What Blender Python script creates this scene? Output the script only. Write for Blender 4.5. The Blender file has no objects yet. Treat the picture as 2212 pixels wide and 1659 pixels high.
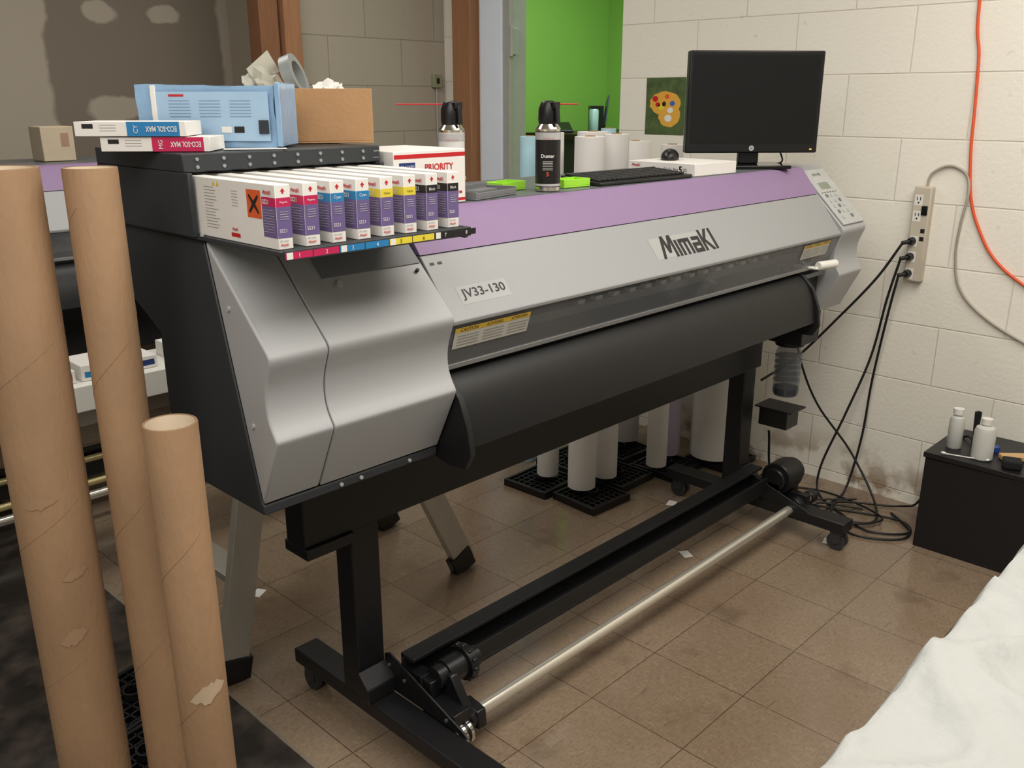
import bpy, bmesh, math, random
from mathutils import Vector, Matrix, noise
random.seed(4)
SC=bpy.context.scene
SC.view_settings.view_transform='Standard'
COL=SC.collection
# ---------------------------------------------------------------- materials
def lin(c):
    r=[]
    for v in c:
        v/=255.
        r.append(v/12.92 if v<=.04045 else ((v+.055)/1.055)**2.4)
    return r
_M={}
def M(name,col,rough=.5,metal=0,var=.06,scale=18,bump=0,bscale=None,trans=0,emit=0,alpha=1,coat=0,stretch=None,ior=1.45):
    if name in _M: return _M[name]
    m=bpy.data.materials.new(name); m.use_nodes=True; nt=m.node_tree; N=nt.nodes; L=nt.links
    b=N['Principled BSDF']; c=lin(col)
    tc=N.new('ShaderNodeTexCoord'); no=N.new('ShaderNodeTexNoise'); no.inputs['Scale'].default_value=scale; no.inputs['Detail'].default_value=4
    src=tc.outputs['Object']
    if stretch:
        mp=N.new('ShaderNodeMapping'); mp.inputs['Scale'].default_value=stretch; L.new(src,mp.inputs[0]); src=mp.outputs[0]
    L.new(src,no.inputs['Vector'])
    mx=N.new('ShaderNodeMix'); mx.data_type='RGBA'
    mx.inputs[6].default_value=[max(0,x*(1-var*1.6)) for x in c]+[1]
    mx.inputs[7].default_value=[min(1,x*(1+var*1.6)) for x in c]+[1]
    L.new(no.outputs['Fac'],mx.inputs[0]); L.new(mx.outputs[2],b.inputs['Base Color'])
    b.inputs['Roughness'].default_value=rough; b.inputs['Metallic'].default_value=metal
    b.inputs['Transmission Weight'].default_value=trans; b.inputs['Alpha'].default_value=alpha; b.inputs['Coat Weight'].default_value=coat
    b.inputs['IOR'].default_value=ior
    if emit:
        b.inputs['Emission Color'].default_value=c+[1]; b.inputs['Emission Strength'].default_value=emit
    if bump:
        n2=N.new('ShaderNodeTexNoise'); n2.inputs['Scale'].default_value=bscale or scale*4; n2.inputs['Detail'].default_value=3
        L.new(src,n2.inputs['Vector']); bp=N.new('ShaderNodeBump'); bp.inputs['Strength'].default_value=bump; bp.inputs['Distance'].default_value=.01
        L.new(n2.outputs['Fac'],bp.inputs['Height']); L.new(bp.outputs[0],b.inputs['Normal'])
    _M[name]=m; return m
def block_mat(name,c1,c2,cm,axis,zoff,row=.235,width=.47,rough=.55,dirt=0.0,yoff=0.0,bs=.5):
    m=bpy.data.materials.new(name); m.use_nodes=True; nt=m.node_tree; N=nt.nodes; L=nt.links; b=N['Principled BSDF']
    tc=N.new('ShaderNodeTexCoord'); sp=N.new('ShaderNodeSeparateXYZ'); L.new(tc.outputs['Object'],sp.inputs[0])
    az=N.new('ShaderNodeMath'); az.operation='SUBTRACT'; az.inputs[1].default_value=zoff; L.new(sp.outputs[2],az.inputs[0])
    ay=N.new('ShaderNodeMath'); ay.operation='ADD'; ay.inputs[1].default_value=yoff+10*width; L.new(sp.outputs[axis],ay.inputs[0])
    az2=N.new('ShaderNodeMath'); az2.operation='ADD'; az2.inputs[1].default_value=row*10; L.new(az.outputs[0],az2.inputs[0])
    cb=N.new('ShaderNodeCombineXYZ'); L.new(ay.outputs[0],cb.inputs[0]); L.new(az2.outputs[0],cb.inputs[1])
    br=N.new('ShaderNodeTexBrick'); L.new(cb.outputs[0],br.inputs['Vector'])
    br.inputs['Scale'].default_value=1; br.inputs['Mortar Size'].default_value=.004; br.inputs['Mortar Smooth'].default_value=.7
    br.inputs['Brick Width'].default_value=width; br.inputs['Row Height'].default_value=row; br.inputs['Bias'].default_value=0
    br.inputs['Color1'].default_value=lin(c1)+[1]; br.inputs['Color2'].default_value=lin(c2)+[1]; br.inputs['Mortar'].default_value=lin(cm)+[1]
    no=N.new('ShaderNodeTexNoise'); no.inputs['Scale'].default_value=60; no.inputs['Detail'].default_value=5; L.new(tc.outputs['Object'],no.inputs['Vector'])
    inv=N.new('ShaderNodeMath'); inv.operation='MULTIPLY_ADD'; inv.inputs[1].default_value=-1.0; L.new(br.outputs['Fac'],inv.inputs[0])
    sc=N.new('ShaderNodeMath'); sc.operation='MULTIPLY'; sc.inputs[1].default_value=.5; L.new(no.outputs['Fac'],sc.inputs[0]); L.new(sc.outputs[0],inv.inputs[2])
    bp=N.new('ShaderNodeBump'); bp.inputs['Strength'].default_value=bs; bp.inputs['Distance'].default_value=.006
    L.new(inv.outputs[0],bp.inputs['Height']); L.new(bp.outputs[0],b.inputs['Normal'])
    col=br.outputs['Color']
    if dirt:
        n3=N.new('ShaderNodeTexNoise'); n3.inputs['Scale'].default_value=9; n3.inputs['Detail'].default_value=8; L.new(tc.outputs['Object'],n3.inputs['Vector'])
        mr=N.new('ShaderNodeMapRange'); mr.inputs['From Min'].default_value=.24; mr.inputs['From Max'].default_value=.02; L.new(sp.outputs[2],mr.inputs['Value'])
        r=N.new('ShaderNodeMapRange'); r.inputs['From Min'].default_value=.48; r.inputs['From Max'].default_value=.62; L.new(n3.outputs['Fac'],r.inputs['Value'])
        mu=N.new('ShaderNodeMath'); mu.operation='MULTIPLY'; L.new(mr.outputs[0],mu.inputs[0]); L.new(r.outputs[0],mu.inputs[1])
        n4=N.new('ShaderNodeTexNoise'); n4.inputs['Scale'].default_value=22; n4.inputs['Detail'].default_value=6; L.new(tc.outputs['Object'],n4.inputs['Vector'])
        r4=N.new('ShaderNodeMapRange'); r4.inputs['From Min'].default_value=.68; r4.inputs['From Max'].default_value=.78; r4.inputs['To Max'].default_value=.25; L.new(n4.outputs['Fac'],r4.inputs['Value'])
        ad=N.new('ShaderNodeMath'); ad.operation='ADD'; ad.use_clamp=True; L.new(mu.outputs[0],ad.inputs[0]); L.new(r4.outputs[0],ad.inputs[1])
        mx=N.new('ShaderNodeMix'); mx.data_type='RGBA'; L.new(ad.outputs[0],mx.inputs[0]); L.new(col,mx.inputs[6]); mx.inputs[7].default_value=lin((136,112,84))+[1]
        col=mx.outputs[2]
    L.new(col,b.inputs['Base Color']); b.inputs['Roughness'].default_value=rough
    return m
# ---------------------------------------------------------------- mesh builder
class G:
    def __init__(s): s.bm=bmesh.new()
    def _t(s,vs,mi,fs,mat=None):
        if mat is not None: bmesh.ops.transform(s.bm,matrix=mat,verts=vs)
        for f in fs: f.material_index=mi
    def box(s,lo,hi,mi=0,mat=None):
        x0,y0,z0=lo;x1,y1,z1=hi
        v=[s.bm.verts.new(p) for p in [(x0,y0,z0),(x1,y0,z0),(x1,y1,z0),(x0,y1,z0),(x0,y0,z1),(x1,y0,z1),(x1,y1,z1),(x0,y1,z1)]]
        f=[s.bm.faces.new([v[i] for i in q]) for q in [(3,2,1,0),(4,5,6,7),(0,1,5,4),(1,2,6,5),(2,3,7,6),(3,0,4,7)]]
        s._t(v,mi,f,mat); return s
    def bar(s,p0,p1,w,t,mi=0,up=(0,0,1)):
        p0=Vector(p0);p1=Vector(p1);d=(p1-p0);l=d.length;d.normalize();u=Vector(up)
        a=d.cross(u)
        if a.length<1e-4: a=d.cross(Vector((0,1,0)))
        a.normalize();b=a.cross(d)
        mt=Matrix(((a.x,b.x,d.x,p0.x),(a.y,b.y,d.y,p0.y),(a.z,b.z,d.z,p0.z),(0,0,0,1)))
        return s.box((-w/2,-t/2,0),(w/2,t/2,l),mi,mt)
    def lathe(s,prof,p0=(0,0,0),axis=(0,0,1),seg=28,mi=0,caps=True):
        p0=Vector(p0);d=Vector(axis).normalized();q=Vector((0,0,1)).rotation_difference(d).to_matrix()
        rings=[];fs=[]
        for r,z in prof:
            if r<1e-6: rings.append([s.bm.verts.new(p0+q@Vector((0,0,z)))])
            else: rings.append([s.bm.verts.new(p0+q@Vector((r*math.cos(2*math.pi*i/seg),r*math.sin(2*math.pi*i/seg),z))) for i in range(seg)])
        for A,B in zip(rings,rings[1:]):
            for i in range(seg):
                j=(i+1)%seg
                if len(A)==1 and len(B)==1: continue
                if len(A)==1: fs.append(s.bm.faces.new((A[0],B[j],B[i])))
                elif len(B)==1: fs.append(s.bm.faces.new((A[i],A[j],B[0])))
                else: fs.append(s.bm.faces.new((A[i],A[j],B[j],B[i])))
        if caps:
            if len(rings[0])>1: fs.append(s.bm.faces.new(rings[0][::-1]))
            if len(rings[-1])>1: fs.append(s.bm.faces.new(rings[-1]))
        for f in fs: f.material_index=mi
        return s
    def cyl(s,p0,p1,r,r1=None,seg=28,mi=0):
        p0=Vector(p0);p1=Vector(p1);l=(p1-p0).length
        return s.lathe([(r,0),(r if r1 is None else r1,l)],p0,p1-p0,seg,mi)
    def prism(s,poly,a0,a1,axis='x',mi=0,mat=None):
        def mk(a,p):
            return {'x':(a,p[0],p[1]),'y':(p[0],a,p[1]),'z':(p[0],p[1],a)}[axis]
        A=[s.bm.verts.new(mk(a0,p)) for p in poly];B=[s.bm.verts.new(mk(a1,p)) for p in poly];n=len(poly)
        f=[s.bm.faces.new(A[::-1]),s.bm.faces.new(B)]+[s.bm.faces.new((A[i],A[(i+1)%n],B[(i+1)%n],B[i])) for i in range(n)]
        s._t(A+B,mi,f,mat); return s
    def sweep(s,pts,r,seg=10,mi=0):
        P=[Vector(p) for p in pts];n=len(P);prev=None;R=[]
        for i,p in enumerate(P):
            d=(P[min(i+1,n-1)]-P[max(i-1,0)]).normalized()
            a=prev if prev is not None else (Vector((0,0,1)) if abs(d.z)<.9 else Vector((1,0,0)))
            a=(a-d*a.dot(d)).normalized();prev=a;b=d.cross(a)
            R.append([s.bm.verts.new(p+(a*math.cos(2*math.pi*k/seg)+b*math.sin(2*math.pi*k/seg))*r) for k in range(seg)])
        fs=[]
        for A,B in zip(R,R[1:]):
            for k in range(seg): fs.append(s.bm.faces.new((A[k],A[(k+1)%seg],B[(k+1)%seg],B[k])))
        fs.append(s.bm.faces.new(R[0][::-1]));fs.append(s.bm.faces.new(R[-1]))
        for f in fs: f.material_index=mi
        return s
    def ball(s,c,r,mi=0,sub=2,jit=0):
        g=bmesh.ops.create_icosphere(s.bm,subdivisions=sub,radius=1)
        rr=r if hasattr(r,'__len__') else (r,r,r)
        for v in g['verts']:
            k=1+jit*noise.noise(v.co*2.3+Vector(c)*9)
            v.co=Vector((v.co.x*rr[0]*k+c[0],v.co.y*rr[1]*k+c[1],v.co.z*rr[2]*k+c[2]))
        for f in {f for v in g['verts'] for f in v.link_faces}: f.material_index=mi
        return s
    def done(s,name,mats,parent=None,bev=0,smooth=35,label=None,sub=0):
        bmesh.ops.recalc_face_normals(s.bm,faces=s.bm.faces)
        me=bpy.data.meshes.new(name);s.bm.to_mesh(me);s.bm.free()
        if not isinstance(mats,(list,tuple)): mats=[mats]
        for m in mats: me.materials.append(m)
        for p in me.polygons: p.use_smooth=True
        me.set_sharp_from_angle(angle=math.radians(smooth))
        o=bpy.data.objects.new(name,me);COL.objects.link(o)
        if bev:
            b=o.modifiers.new('bevel','BEVEL');b.width=bev;b.segments=2;b.limit_method='ANGLE';b.angle_limit=math.radians(max(40,smooth));b.harden_normals=False
        if sub:
            b=o.modifiers.new('sub','SUBSURF');b.levels=sub;b.render_levels=sub
        attach(o,parent)
        if label: o['label']=label
        return o
def attach(o,parent):
    if parent is not None:
        o.parent=parent
        if parent.type=='EMPTY': o.matrix_parent_inverse=Matrix.Translation(-Vector(parent.location))
def root(name,label,cat,loc=(0,0,0),group=None):
    e=bpy.data.objects.new(name,None);e.empty_display_size=.05;e.location=loc;COL.objects.link(e)
    e['label']=label;e['category']=cat
    if group:e['group']=group
    return e
def tag(o,label,cat,group=None):
    o['label']=label;o['category']=cat
    if group:o['group']=group
    return o
def struct(o): o['kind']='structure';return o
def place(r,loc,rot=0,tilt=None):
    r.location=loc;r.rotation_euler=(tilt[0] if tilt else 0,tilt[1] if tilt else 0,math.radians(rot))
def spline(pts,n=8):
    P=[Vector(p) for p in pts];P=[2*P[0]-P[1]]+P+[2*P[-1]-P[-2]];out=[]
    for i in range(1,len(P)-2):
        a,b,c,d=P[i-1:i+3]
        for k in range(n):
            t=k/n;out.append(.5*((2*b)+(c-a)*t+(2*a-5*b+4*c-d)*t*t+(3*b-a-3*c+d)*t**3))
    out.append(P[-2]);return out
def spl2(pts,n=5): return [(p.x,p.y) for p in spline([(a,b,0) for a,b in pts],n)]
def txt(s,w,o,right,up,mat,parent,h=None,bold=0,name='lettering',off=.0008,shear=0):
    cu=bpy.data.curves.new('t','FONT');cu.body=s;cu.size=1;cu.offset=bold;cu.align_x='LEFT';cu.resolution_u=3
    cu.shear=shear
    ob=bpy.data.objects.new('t',cu);COL.objects.link(ob)
    bpy.context.view_layer.update()
    dg=bpy.context.evaluated_depsgraph_get();me=bpy.data.meshes.new_from_object(ob.evaluated_get(dg))
    bpy.data.objects.remove(ob)
    xs=[v.co.x for v in me.vertices];ys=[v.co.y for v in me.vertices]
    W=max(xs)-min(xs);H=max(ys)-min(ys)
    if w is None: kx=ky=h/H
    else: kx=w/W;ky=(h/H) if h else kx
    cx=(max(xs)+min(xs))/2;cy=(max(ys)+min(ys))/2
    right=Vector(right).normalized();up=Vector(up).normalized();n=right.cross(up);o=Vector(o)
    for v in me.vertices: v.co=o+right*((v.co.x-cx)*kx)+up*((v.co.y-cy)*ky)+n*off
    me.materials.clear();me.materials.append(mat)
    ob=bpy.data.objects.new(name,me);COL.objects.link(ob);attach(ob,parent);return ob
def patch(o,right,up,w,h,mat,parent,name='label_sticker',off=.0004,pts=None,label=None):
    right=Vector(right).normalized();up=Vector(up).normalized();n=right.cross(up);o=Vector(o)
    P=pts or [(-w/2,-h/2),(w/2,-h/2),(w/2,h/2),(-w/2,h/2)]
    me=bpy.data.meshes.new(name);me.from_pydata([o+right*a+up*b+n*off for a,b in P],[],[list(range(len(P)))])
    me.materials.append(mat);ob=bpy.data.objects.new(name,me);COL.objects.link(ob);attach(ob,parent)
    if label: ob['label']=label
    return ob
def strokes(segs,th,w,o,right,up,mat,parent,name='lettering',off=.0012,tot=None):
    right=Vector(right).normalized();up=Vector(up).normalized();n=right.cross(up);o=Vector(o)
    V=[];F=[]
    for i,(a,b) in enumerate(segs):
        a=Vector(a);b=Vector(b);d=(b-a).normalized();p=Vector((-d.y,d.x))*th/2
        if abs(d.x)<.01 or abs(d.y)<.01: q=[a-p,b-p,b+p,a+p]
        else:
            e=Vector((th/2/max(.35,abs(d.y)),0));q=[a-e,a+e,b+e,b-e]
        k=len(V);V+=q;F.append((k,k+1,k+2,k+3))
    xs=[v.x for v in V];ys=[v.y for v in V];kx=w/(max(xs)-min(xs));cx=(max(xs)+min(xs))/2;cy=(max(ys)+min(ys))/2
    me=bpy.data.meshes.new(name);me.from_pydata([o+right*((v.x-cx)*kx)+up*((v.y-cy)*kx)+n*(off+.00002*(i//4)) for i,v in enumerate(V)],[],F)
    me.materials.append(mat);ob=bpy.data.objects.new(name,me);COL.objects.link(ob);attach(ob,parent);return ob
LOGO=[((0,0),(.40,1)),((.40,1),(.52,.22)),((.52,.22),(.86,1)),((.90,1),(.90,0)),
 ((1.16,0),(1.16,.74)),
 ((1.42,0),(1.42,.74)),((1.42,.66),(2.06,.66)),((1.74,.66),(1.74,0)),((2.06,.74),(2.06,0)),
 ((2.32,.66),(2.80,.66)),((2.80,.74),(2.80,0)),((2.80,.08),(2.32,.08)),((2.32,0),(2.32,.46)),((2.32,.38),(2.80,.38)),
 ((3.06,0),(3.06,1)),((3.12,.42),(3.56,1)),((3.18,.52),(3.60,0)),((3.84,0),(3.84,1))]
def mimaki(w,o,right,up,mat,parent,off=.0012): return strokes(LOGO,.165,w,o,right,up,mat,parent,off=off)
X=(1,0,0);Z=(0,0,1);NY=(0,-1,0)
# ---------------------------------------------------------------- shared mats
silver=M('silver_paint',(168,169,170),.56,.12,.02,200)
silver2=M('silver_paint_cover',(152,153,154),.5,.08,.02,200)
dsilver=M('dark_silver',(118,119,121),.5,.12,.02,200)
purple=M('purple_paint',(140,116,152),.55,0,.02,30)
char=M('charcoal_metal',(52,55,58),.5,.1,.04,60)
char2=M('charcoal_dark',(36,38,41),.55,.1,.04,60)
blk=M('black_powdercoat',(22,22,24),.45,0,.08,90,.1,400)
blkp=M('black_plastic',(22,22,24),.35,0,.05,60)
blkg=M('black_gloss',(10,10,12),.12,0,.05,60)
apronm=M('black_apron_paint',(17,17,18),.48,0,.05,80)
chrome=M('chrome',(225,222,212),.14,1,.02,60)
shaftm=M('polished_steel_shaft',(220,215,202),.22,.7,.02,60)
alu=M('aluminium',(190,186,176),.4,.5,.08,30,.1,200,stretch=(1,1,.2))
wht=M('white_card',(228,225,220),.55,0,.02,30)
wpl=M('white_plastic',(224,223,216),.4,0,.02,30)
paper=M('white_vinyl_roll',(232,229,225),.5,0,.03,12)
lav=M('lavender_vinyl_roll',(200,188,210),.5,0,.03,12)
kraft=M('kraft_tube',(150,119,89),.7,0,.16,12,.15,120,stretch=(1,1,.35))
kraftin=M('kraft_inner',(222,206,182),.8,0,.06,20)
card=M('cardboard',(174,134,94),.75,0,.06,18,.1,100)
red=M('red_ink',(190,28,36),.5);mag=M('magenta_ink',(192,30,84),.45);cyn=M('cyan_ink',(36,122,178),.45);yel=M('yellow_ink',(222,202,60),.45)
kink=M('black_ink',(26,24,26),.45);pur=M('violet_label',(106,90,138),.45);org=M('orange_hazard',(216,92,46),.5);navy=M('navy_ink',(34,52,110),.5)
greyt=M('grey_ink',(130,130,132),.6);lime=M('lime_plastic',(160,224,60),.35,0,.03)
lgrey=M('light_grey_plastic',(176,178,176),.5,0,.03)
# ---------------------------------------------------------------- ROOM
fm=bpy.data.materials.new('floor_tiles');fm.use_nodes=True
def floor_nodes(m):
    nt=m.node_tree;N=nt.nodes;L=nt.links;b=N['Principled BSDF']
    tc=N.new('ShaderNodeTexCoord');sp=N.new('ShaderNodeSeparateXYZ');L.new(tc.outputs['Object'],sp.inputs[0])
    mp=N.new('ShaderNodeMapping');mp.inputs['Location'].default_value=(.1,.17,0);L.new(tc.outputs['Object'],mp.inputs[0])
    br=N.new('ShaderNodeTexBrick');br.offset=0;br.inputs['Scale'].default_value=1;br.inputs['Brick Width'].default_value=.3;br.inputs['Row Height'].default_value=.3;br.inputs['Mortar Size'].default_value=.0017;br.inputs['Mortar Smooth'].default_value=.3
    br.inputs['Color1'].default_value=lin((142,124,104))+[1];br.inputs['Color2'].default_value=lin((130,112,93))+[1];br.inputs['Mortar'].default_value=lin((66,54,44))+[1]
    L.new(mp.outputs[0],br.inputs['Vector'])
    def noi(s,d,a,bb,ca,cb,st=None):
        n=N.new('ShaderNodeTexNoise');n.inputs['Scale'].default_value=s;n.inputs['Detail'].default_value=d
        if st:
            m2=N.new('ShaderNodeMapping');m2.inputs['Scale'].default_value=st;m2.inputs['Rotation'].default_value=(0,0,.5);L.new(tc.outputs['Object'],m2.inputs[0]);L.new(m2.outputs[0],n.inputs['Vector'])
        else: L.new(tc.outputs['Object'],n.inputs['Vector'])
        r=N.new('ShaderNodeMapRange');r.inputs['From Min'].default_value=a;r.inputs['From Max'].default_value=bb;r.inputs['To Min'].default_value=ca;r.inputs['To Max'].default_value=cb;L.new(n.outputs['Fac'],r.inputs['Value']);return r.outputs[0]
    def mul(c,f,k):
        x=N.new('ShaderNodeMix');x.data_type='RGBA';x.blend_type='MIX';L.new(f,x.inputs[0]);L.new(c,x.inputs[6]);x.inputs[7].default_value=lin(k)+[1];return x.outputs[2]
    c=br.outputs['Color']
    c=mul(c,noi(52,5,.47,.7,0,.42,(1,3,1)),(98,80,64))
    c=mul(c,noi(44,5,.53,.7,0,.30,(3,1,1)),(168,150,130))
    c=mul(c,noi(2.0,6,.45,.75,0,.5),(106,86,68))
    c=mul(c,noi(5,9,.60,.72,0,.4),(78,60,46))
    # dark rubbed scratches
    c=mul(c,noi(14,6,.66,.72,0,.35,(.5,5,1)),(70,54,42))
    d=N.new('ShaderNodeMix');d.data_type='RGBA';L.new(noi(9,8,.4,.68,0,1),d.inputs[0]);d.inputs[6].default_value=lin((40,37,35))+[1];d.inputs[7].default_value=lin((78,70,64))+[1]
    w=N.new('ShaderNodeMath');w.operation='MULTIPLY_ADD';w.inputs[1].default_value=1;L.new(noi(6,5,0,1,-.006,.006),w.inputs[2]);L.new(sp.outputs[0],w.inputs[0])
    st=N.new('ShaderNodeMath');st.operation='LESS_THAN';st.inputs[1].default_value=1.0;L.new(w.outputs[0],st.inputs[0])
    x=N.new('ShaderNodeMix');x.data_type='RGBA';L.new(st.outputs[0],x.inputs[0]);L.new(c,x.inputs[6]);L.new(d.outputs[2],x.inputs[7])
    ed=N.new('ShaderNodeMath');ed.operation='COMPARE';ed.inputs[1].default_value=1.005;ed.inputs[2].default_value=.005;L.new(w.outputs[0],ed.inputs[0])
    x2=N.new('ShaderNodeMix');x2.data_type='RGBA';L.new(ed.outputs[0],x2.inputs[0]);L.new(x.outputs[2],x2.inputs[6]);x2.inputs[7].default_value=lin((126,116,102))+[1]
    L.new(x2.outputs[2],b.inputs['Base Color'])
    L.new(noi(10,5,.3,.7,.10,.28),b.inputs['Roughness'])
    b.inputs['Specular IOR Level'].default_value=.7
    bp=N.new('ShaderNodeBump');bp.inputs['Strength'].default_value=.06;bp.inputs['Distance'].default_value=.004;L.new(noi(18,5,0,1,0,1),bp.inputs['Height']);L.new(bp.outputs[0],b.inputs['Normal'])
floor_nodes(fm)
struct(G().box((-2.5,-2.6,-.1),(6.6,5.2,0)).done('floor',fm))
ceilm=M('ceiling_paint',(214,210,202),.8,0,.03)
struct(G().box((-2.5,-2.6,2.9),(6.6,5.2,3.0)).done('ceiling',ceilm))
wmat=block_mat('white_painted_block',(235,231,220),(232,228,216),(222,216,203),1,.045,dirt=1,bs=.45)
bmat=block_mat('grey_painted_block',(172,163,149),(168,159,145),(148,140,127),0,.02,bs=.4)
struct(G().box((3.6,-2.6,0),(3.72,2.76,2.9)).box((3.6,3.497,0),(3.72,4.1,2.9)).box((3.6,2.76,2.25),(3.72,3.497,2.9)).done('wall_right',wmat))
struct(G().box((2.62,4.0,0),(3.6,4.12,2.9)).done('wall_back',bmat))
dm=bpy.data.materials.new('taped_drywall');dm.use_nodes=True
def dry(m):
    nt=m.node_tree;N=nt.nodes;L=nt.links;b=N['Principled BSDF'];tc=N.new('ShaderNodeTexCoord')
    no=N.new('ShaderNodeTexNoise');no.inputs['Scale'].default_value=6;no.inputs['Detail'].default_value=5;L.new(tc.outputs['Object'],no.inputs['Vector'])
    vm=N.new('ShaderNodeVectorMath');vm.operation='MULTIPLY_ADD';vm.inputs[1].default_value=(.10,.10,.10);L.new(no.outputs['Color'],vm.inputs[0]);L.new(tc.outputs['Object'],vm.inputs[2])
    sub=N.new('ShaderNodeVectorMath');sub.operation='SUBTRACT';sub.inputs[1].default_value=(.05,.05,.05);L.new(vm.outputs[0],sub.inputs[0]);P=sub.outputs[0]
    sp=N.new('ShaderNodeSeparateXYZ');L.new(P,sp.inputs[0]);acc=None
    def add(o):
        nonlocal acc
        if acc is None: acc=o;return
        x=N.new('ShaderNodeMath');x.operation='MAXIMUM';L.new(acc,x.inputs[0]);L.new(o,x.inputs[1]);acc=x.outputs[0]
    def soft(v,edge):
        r=N.new('ShaderNodeMapRange');r.inputs['From Min'].default_value=1;r.inputs['From Max'].default_value=1-edge;L.new(v,r.inputs['Value']);add(r.outputs[0])
    def band(a,bb):
        c=N.new('ShaderNodeMath');c.operation='SUBTRACT';c.inputs[1].default_value=(a+bb)/2;L.new(sp.outputs[0],c.inputs[0])
        c2=N.new('ShaderNodeMath');c2.operation='ABSOLUTE';L.new(c.outputs[0],c2.inputs[0])
        c3=N.new('ShaderNodeMath');c3.operation='DIVIDE';c3.inputs[1].default_value=(bb-a)/2;L.new(c2.outputs[0],c3.inputs[0]);soft(c3.outputs[0],.12)
    band(1.36,1.70);band(2.56,2.94);band(.3,.55);band(-.6,-.35)
    for cx,cz,rx,rz in [(1.95,1.99,.09,.055),(2.27,2.00,.10,.045),(1.98,1.56,.15,.07),(2.2,1.2,.12,.05),(.9,2.0,.1,.05),(.9,1.5,.1,.05)]:
        s=N.new('ShaderNodeVectorMath');s.operation='SUBTRACT';s.inputs[1].default_value=(cx,0,cz);L.new(P,s.inputs[0])
        k=N.new('ShaderNodeVectorMath');k.operation='MULTIPLY';k.inputs[1].default_value=(1/rx,0,1/rz);L.new(s.outputs[0],k.inputs[0])
        l=N.new('ShaderNodeVectorMath');l.operation='LENGTH';L.new(k.outputs[0],l.inputs[0]);soft(l.outputs['Value'],.2)
    mx=N.new('ShaderNodeMix');mx.data_type='RGBA';L.new(acc,mx.inputs[0]);mx.inputs[6].default_value=lin((126,116,103))+[1];mx.inputs[7].default_value=lin((172,163,148))+[1]
    L.new(mx.outputs[2],b.inputs['Base Color']);b.inputs['Roughness'].default_value=.8
dry(dm)
struct(G().box((-2.5,4.6,0),(2.75,4.7,2.9)).box((2.62,4.12,0),(2.75,4.6,2.9)).done('wall_back_drywall',dm))
struct(G().box((-2.5,-2.6,0),(-2.4,4.6,2.9)).done('wall_left',ceilm))
struct(G().box((-2.4,-2.6,0),(3.6,-2.5,2.9)).done('wall_front',ceilm))
grn=M('lime_green_wall_paint',(132,182,80),.6,0,.03,3)
struct(G().box((3.72,4.9,0),(6.3,5.0,2.9)).done('wall_green_back',grn))
struct(G().box((6.2,1.8,0),(6.3,4.9,2.9)).done('wall_green_right',grn))
struct(G().box((3.72,1.7,0),(6.3,1.8,2.9)).done('wall_green_front',grn))
wood=M('stud_wood',(156,112,80),.7,0,.16,14,.2,60,stretch=(6,6,.5))
wood2=M('stud_wood_dark',(128,88,60),.7,0,.16,14,.2,60,stretch=(6,6,.5))
bluew=M('pale_blue_casing_paint',(226,236,250),.5,0,.03,8)
jamb=M('grey_metal_jamb',(170,170,166),.4,.1,.06,20)
struct(G().box((3.595,3.49,0),(3.722,3.497,2.25)).box((3.585,3.48,0),(3.60,3.53,2.25)).box((3.60,3.47,1.82),(3.64,3.49,1.95)).cyl((3.59,3.472,1.81),(3.59,3.472,1.96),.009).done('trim_1',jamb,bev=.001))
struct(G().box((3.575,3.53,0),(3.60,3.69,2.9)).done('trim_2',bluew,bev=.003))
struct(G().box((3.53,3.72,0),(3.60,3.86,2.9)).done('trim_3',wood,bev=.003))
struct(G().box((2.40,3.93,0),(2.50,4.03,2.9)).done('trim_4',wood2,bev=.003))
struct(G().box((2.52,3.91,0),(2.61,4.03,2.9)).done('trim_5',wood,bev=.003))
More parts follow.
